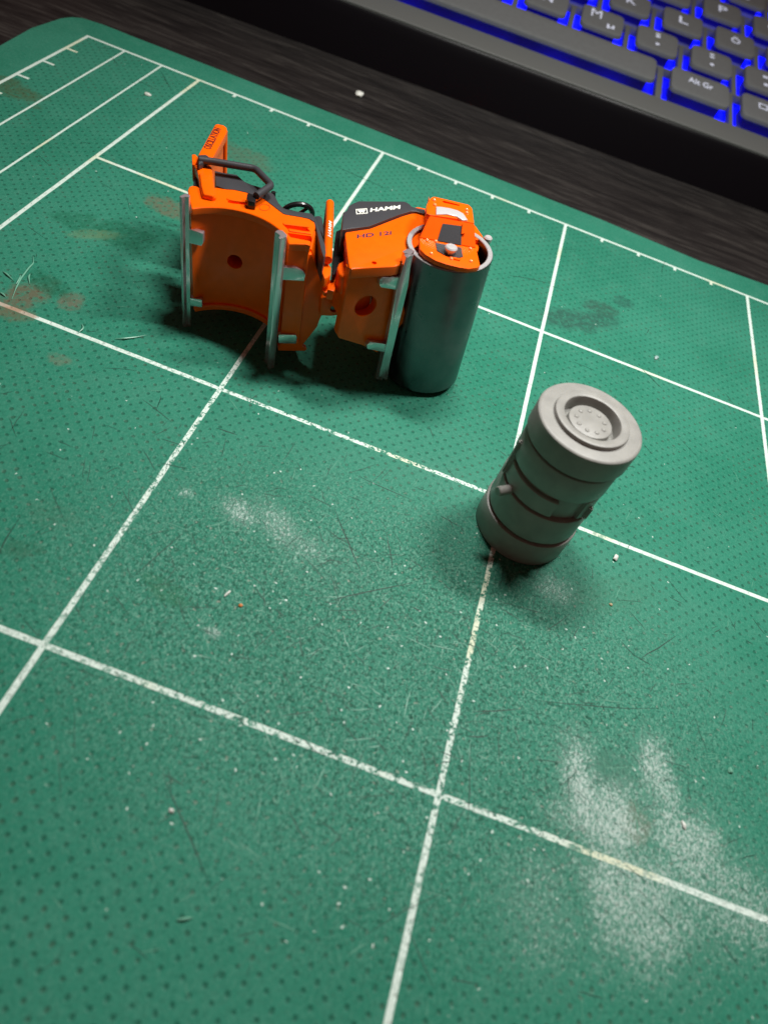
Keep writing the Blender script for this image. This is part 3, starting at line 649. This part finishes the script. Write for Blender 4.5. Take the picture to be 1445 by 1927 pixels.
# shell body: profile in (y,h) swept along x
prof = [(-3.56, -.34), (-3.50, -.30), (-2.78, -.30), (-2.78, -.72), (YB, -.72), (YB, -3.9), (-4.15, -1.62), (-4.21, -1.55), (-3.75, -.62), (-3.62, -.42)]
own = bmesh.new()
a_ = [own.verts.new((X0, y, h)) for y, h in prof]; b_ = [own.verts.new((X1, y, h)) for y, h in prof]
n = len(prof)
for i in range(n): own.faces.new((a_[i], b_[i], b_[(i + 1) % n], a_[(i + 1) % n]))
own.faces.new(a_); own.faces.new(b_[::-1])
bmesh.ops.recalc_face_normals(own, faces=own.faces)
me_o = finish(own, 'shell', M_FRONT, kb)
# front bezel strip (satin) lying on the gloss shell
finish(prism([(X0 + .03, -3.565), (X1 - .03, -3.565), (X1 - .03, -2.62), (X0 + .03, -2.62)], -.36, -.262, .03, 3), 'front_bezel', M_FRAME, kb)
# rows: (y centre, cap depth, [(x, width, legend)])
P_ = 1.92
rows = [
    (-1.74, 1.30, [(-5.72, 11.55, ''), (1.56, 1.98, 'Alt Gr'), (3.98, 1.98, '\u25A1 Fn'), (6.4, 1.98, 'Ctrl'), (-12.9, 1.98, 'Alt')]),
    (.06, 1.30, [(P_ * -3, 1.44, 'B'), (P_ * -2, 1.44, 'N'), (-P_, 1.44, 'M'), (0, 1.44, ';\n,'), (P_, 1.44, ':\n.'), (P_ * 2, 1.44, '_\n-'), (6.9, 3.4, 'Shift'), (P_ * -4, 1.44, 'V'), (P_ * -5, 1.44, 'C'), (P_ * -6, 1.44, 'X')]),
    (1.89, 1.28, [(.84 + P_ * k, 1.44, s) for k, s in ((-5, 'F'), (-4, 'G'), (-3, 'H'), (-2, 'J'), (-1, 'K'), (0, 'L'), (1, '\u00D6'), (2, '\u00C4'), (3, "'\n#"))]),
    (3.70, 1.28, [(.36 + P_ * k, 1.44, s) for k, s in ((-4, 'Z'), (-3, 'U'), (-2, 'I'), (-1, 'I'), (0, 'O'), (1, 'P'), (2, '\u00DC'), (3, '*\n+'))]),
    (5.52, 1.28, [(-.6 + P_ * k, 1.44, s) for k, s in ((-3, '7'), (-2, '8'), (-1, '9'), (0, '0'), (1, '=\n0'), (2, '?\n\u00DF'), (3, '`'))]),
]
# plate with wells: strips between rows and ribs between keys, one joined part
plate = bmesh.new(); lit = []
def box(bm_, x0, x1, y0, y1, z0, z1, bv=.02): prism([(x0, y0), (x1, y0), (x1, y1), (x0, y1)], z0, z1, bv, 2, bm=bm_)
PH = 1.83; GX = .155
for ri, (yc, cd, keys) in enumerate(rows):
    ylo, yhi = yc - .90, yc + .86
    ks = sorted(keys)
    xs = X0 + .04
    for (x, wd, s) in ks:
        l, r = x - wd / 2 - GX, x + wd / 2 + GX
        if l > xs: box(plate, xs, l, ylo, yhi, -.50, -.262)
        xs = r
    if X1 - .04 > xs: box(plate, xs, X1 - .04, ylo, yhi, -.50, -.262)
    box(plate, X0 + .03, X1 - .03, yhi + .002, yhi + .068, -.50, -.265, .015)
box(plate, X0 + .03, X1 - .03, rows[-1][0] + .95, YB - .1, -.50, -.262)
tag(finish(plate, 'key_plate', M_FRAME, kb))
own = bmesh.new(); box(own, X0 + .2, X1 - .2, -2.7, rows[-1][0] + 1, -.70, -.60, 0)
finish(own, 'backlight_panel', M_LED, kb)

def keycap(wd, dp):
    """rounded chiclet cap: top narrower than skirt"""
    own = bmesh.new(); rings = []
    def rr(w_, d_, r, z, k=6):
        pts = []
        for cx_, cy_, a0 in ((w_ / 2 - r, d_ / 2 - r, 0), (-w_ / 2 + r, d_ / 2 - r, 90), (-w_ / 2 + r, -d_ / 2 + r, 180), (w_ / 2 - r, -d_ / 2 + r, 270)):
            for j in range(k + 1):
                t = math.radians(a0 + 90 * j / k); pts.append((cx_ + r * math.cos(t), cy_ + r * math.sin(t), z))
        return pts
    for w_, d_, r, z in ((wd - .35, dp - .35, .12, -.60), (wd - .35, dp - .35, .12, -.15), (wd, dp, .22, -.13), (wd, dp, .22, -.05), (wd - .03, dp - .03, .21, -.012), (wd - .09, dp - .09, .19, 0), (wd - .5 if wd < 4 else wd - .5, dp - .5, .10, -.012)):
        rings.append([own.verts.new(q) for q in rr(w_, d_, r, z)])
    m_ = len(rings[0])
    for A, B in zip(rings, rings[1:]):
        for k in range(m_): own.faces.new((A[k], A[(k + 1) % m_], B[(k + 1) % m_], B[k]))
    own.faces.new(rings[-1]); own.faces.new(rings[0][::-1])
    return own
capm = {}
for yc, cd, keys in rows:
    for x, wd, s in keys:
        kx = (round(wd, 2), cd)
        if kx not in capm:
            o_ = finish(keycap(wd, cd), 'key', M_KEY, kb); capm[kx] = o_.data
        else:
            o_ = bpy.data.objects.new('key', capm[kx]); C.objects.link(o_); o_.parent = kb
        o_.location = (x, yc + .06, 0)
        if not s: continue
        def leg(bm_): finish(bm_, 'legend', M_LEGEND, o_)
        if s in ('Alt Gr', 'Alt', 'Ctrl', 'Shift', '\u25A1 Fn'):
            leg(text_bm(s, .003, .01, 0, ((-.42, .05), (.42, .05), (-.42, .34)), -.007))
        elif '\n' in s:
            t, b__ = s.split('\n'); hh = .22 if t in ';:?*' else .1
            leg(text_bm(t, .003, .03, 0, ((-.09, .18), (.09, .18), (-.09, .18 + hh * 1.2)), -.009))
            leg(text_bm(b__, .003, .03, 0, ((-.07, -.30), (.08, -.30), (-.07, -.30 + (.14 if b__ in '.,-' else .26))), -.009))
        elif s == 'M':
            leg(text_bm('M', .003, .0, 0, ((-.42, .02), (-.06, .02), (-.42, .50)), -.009))
            leg(text_bm('\u00B5', .003, .02, 0, ((.16, -.40), (.42, -.40), (.16, -.14)), -.009))
        else:
            leg(text_bm(s, .003, .012, 0, ((-.16, -.12), (.18, -.12), (-.16, .30)), -.009))

# ================================================================= CRUMBS AND SHAVINGS
M_CRUMB = mat('white_crumb', (.70, .72, .66), .4, sss=.1)
M_GCRUMB = mat('pale_green_shaving', (.16, .42, .30), .35)
M_OCRUMB = mat('orange_crumb', (.62, .20, .04), .5)
def crumb(x, y, r, m, name, label, cat, sx=1, sy=1, rz=0, z=0, seed=1):
    own = bmesh.new(); bmesh.ops.create_icosphere(own, subdivisions=2, radius=r)
    for v in own.verts:
        v.co *= 1 + .5 * noise.noise(v.co / r * 1.1 + Vector((seed, 0, 0)))
        v.co.x *= sx; v.co.y *= sy; v.co.z = v.co.z * .6
    mz = min(v.co.z for v in own.verts)
    bmesh.ops.transform(own, matrix=Matrix.Translation((x, y, z - mz - .003)) @ Matrix.Rotation(rz, 4, 'Z'), verts=own.verts)
    tag(finish(own, name, m), label, cat)
q = [(6.352, 3.374)][0]; crumb(*q, .12, M_CRUMB, 'crumb', 'white round crumb on the dark table between mat and keyboard', 'crumb', 1, 1, 0, -.3, 1)
q = [(14.985, -10.305)][0]; crumb(*q, .055, M_CRUMB, 'crumb', 'white comma-shaped crumb on the mat right of the grey cylinder', 'crumb', .7, 1.2, -.4, 0, 3)
q = [(9.882, -13.537)][0]; crumb(*q, .026, M_OCRUMB, 'crumb', 'tiny orange crumb in the worn middle square of the mat', 'crumb', 1, 1, 0, 0, 4)
q = [(9.655, -13.446)][0]; crumb(*q, .030, M_CRUMB, 'crumb', 'tiny white sliver in the worn square just left of the orange crumb', 'crumb', .6, 2.2, -.3, 0, 5)
q = [(2.499, -1.723)][0]; crumb(*q, .06, M_CRUMB, 'crumb', 'white flake on the mat near its far left corner strips', 'crumb', 1.3, .7, .3, 0, 6)
q = [(10.197, -16.147)][0]; crumb(*q, .030, M_CRUMB, 'crumb', 'tiny white crumb near the lower left of the mat', 'crumb', 1, .8, 0, 0, 7)
q = [(14.964, -11.249)][0]; crumb(*q, .025, mat('tan_crumb', (.45, .36, .2), .5), 'crumb', 'tiny tan grain on the mat below the white comma-shaped crumb', 'crumb', 1, 1, 0, 0, 8)
q = [(16.835, -13.22)][0]; crumb(*q, .035, M_GCRUMB, 'crumb', 'pale green crumb at the right side of the mat', 'crumb', 1, 1.2, 0, 0, 9)
q = [(15.575, -4.317)][0]; crumb(*q, .045, mat('grey_flake', (.30, .44, .42), .4), 'crumb', 'pale grey flake on the mat right of the cylinder top', 'crumb', .9, 1.8, -.3, 0, 10)
q = [(16.151, -14.201)][0]; crumb(*q, .035, M_CRUMB, 'crumb', 'white crumb on the scuffed pale patch of the mat', 'crumb', .7, 1.5, .5, 0, 11)
# curled cuttings still attached to the mat around the knife gouge at left
own = bmesh.new()
for path in ([(4.261, -9.778), (4.17, -9.513), (4.076, -9.24), (4.028, -8.923), (4.008, -8.758), (3.905, -8.605)], [(3.741, -9.223), (3.853, -9.272), (4.005, -9.334)], [(4.014, -9.727), (4.08, -9.742), (4.155, -9.771)], [(4.263, -9.278), (4.158, -9.137), (4.121, -9.033)],
             [(6.06, -9.763), (6.177, -9.706), (6.307, -9.564), (6.442, -9.426)], [(5.52, -9.945), (5.546, -9.813), (5.457, -9.718)], [(4.096, -9.397), (4.079, -9.281), (4.02, -9.151)], [(10.701, -17.065), (10.773, -17.034), (10.843, -16.994)]):
    pp = rounded([(a, b, .012 + .02 * math.sin(i * 1.7) ** 2) for i, (a, b) in enumerate(path)], .05, 3)
    m_ = len(pp); tube(pp, [.014 * (1 - abs(2 * i / (m_ - 1) - 1) ** 3 * .8) for i in range(m_)], 7, own)
tag(finish(own, 'cut_burr', M_GCRUMB, mat_o), kind='stuff')
def scratches(name, m, n, seed, lmin, lmax, wd, bounds, focus=0):
    rnd = random.Random(seed); own = bmesh.new()
    for _ in range(n):
        if rnd.random() < focus: x, y = rnd.gauss(12, 3), rnd.gauss(-13.4, 1.9)
        else: x, y = rnd.uniform(bounds[0], bounds[1]), rnd.uniform(bounds[2], bounds[3])
        if not (.1 < x < 20 and -19.5 < y < -.1): continue
        a = rnd.choice((.2, .9, 1.35, 2.2, 2.7)) + rnd.gauss(0, .35); L_ = rnd.uniform(lmin, lmax) * rnd.random() ** .8 + (.08 if lmax > .1 else .03); w_ = wd * rnd.uniform(.6, 1.5); k = rnd.gauss(0, .07)
        pl = [Vector((x, y)) + Vector((math.cos(a + k * (t - .5)), math.sin(a + k * (t - .5)))) * L_ * (t - .5) for t in (0, .25, .5, .75, 1)]
        nv = Vector((-math.sin(a), math.cos(a))); prev = None
        for t, q in zip((0, .25, .5, .75, 1), pl):
            e = w_ * (1 - abs(2 * t - 1) ** 2 * .85) / 2; q = q + nv * rnd.gauss(0, .004)
            r_ = (own.verts.new((*(q + nv * e), .003)), own.verts.new((*(q - nv * e), .003)))
            if prev: own.faces.new((prev[0], prev[1], r_[1], r_[0]))
            prev = r_
    tag(finish(own, name, m, mat_o), kind='stuff')
BB = (0, 19, -18.5, 0)
scratches('knife_mark', mat('knife_mark_dark', (.008, .075, .046), .6), 520, 3, .1, .6, .010, BB, .7)
scratches('knife_mark', mat('knife_mark_deep', (.004, .035, .022), .6), 34, 8, .3, 2.2, .013, BB, .4)
scratches('scuff_mark', mat('scuff_mark_pale', (.07, .29, .19), .45), 380, 5, .1, .40, .010, BB, .7)
scratches('scuff_mark', mat('scuff_mark_white', (.50, .66, .58), .4), 240, 6, .0, .02, .018, BB, .75)
S.render.resolution_x = 767; S.render.resolution_y = 1024
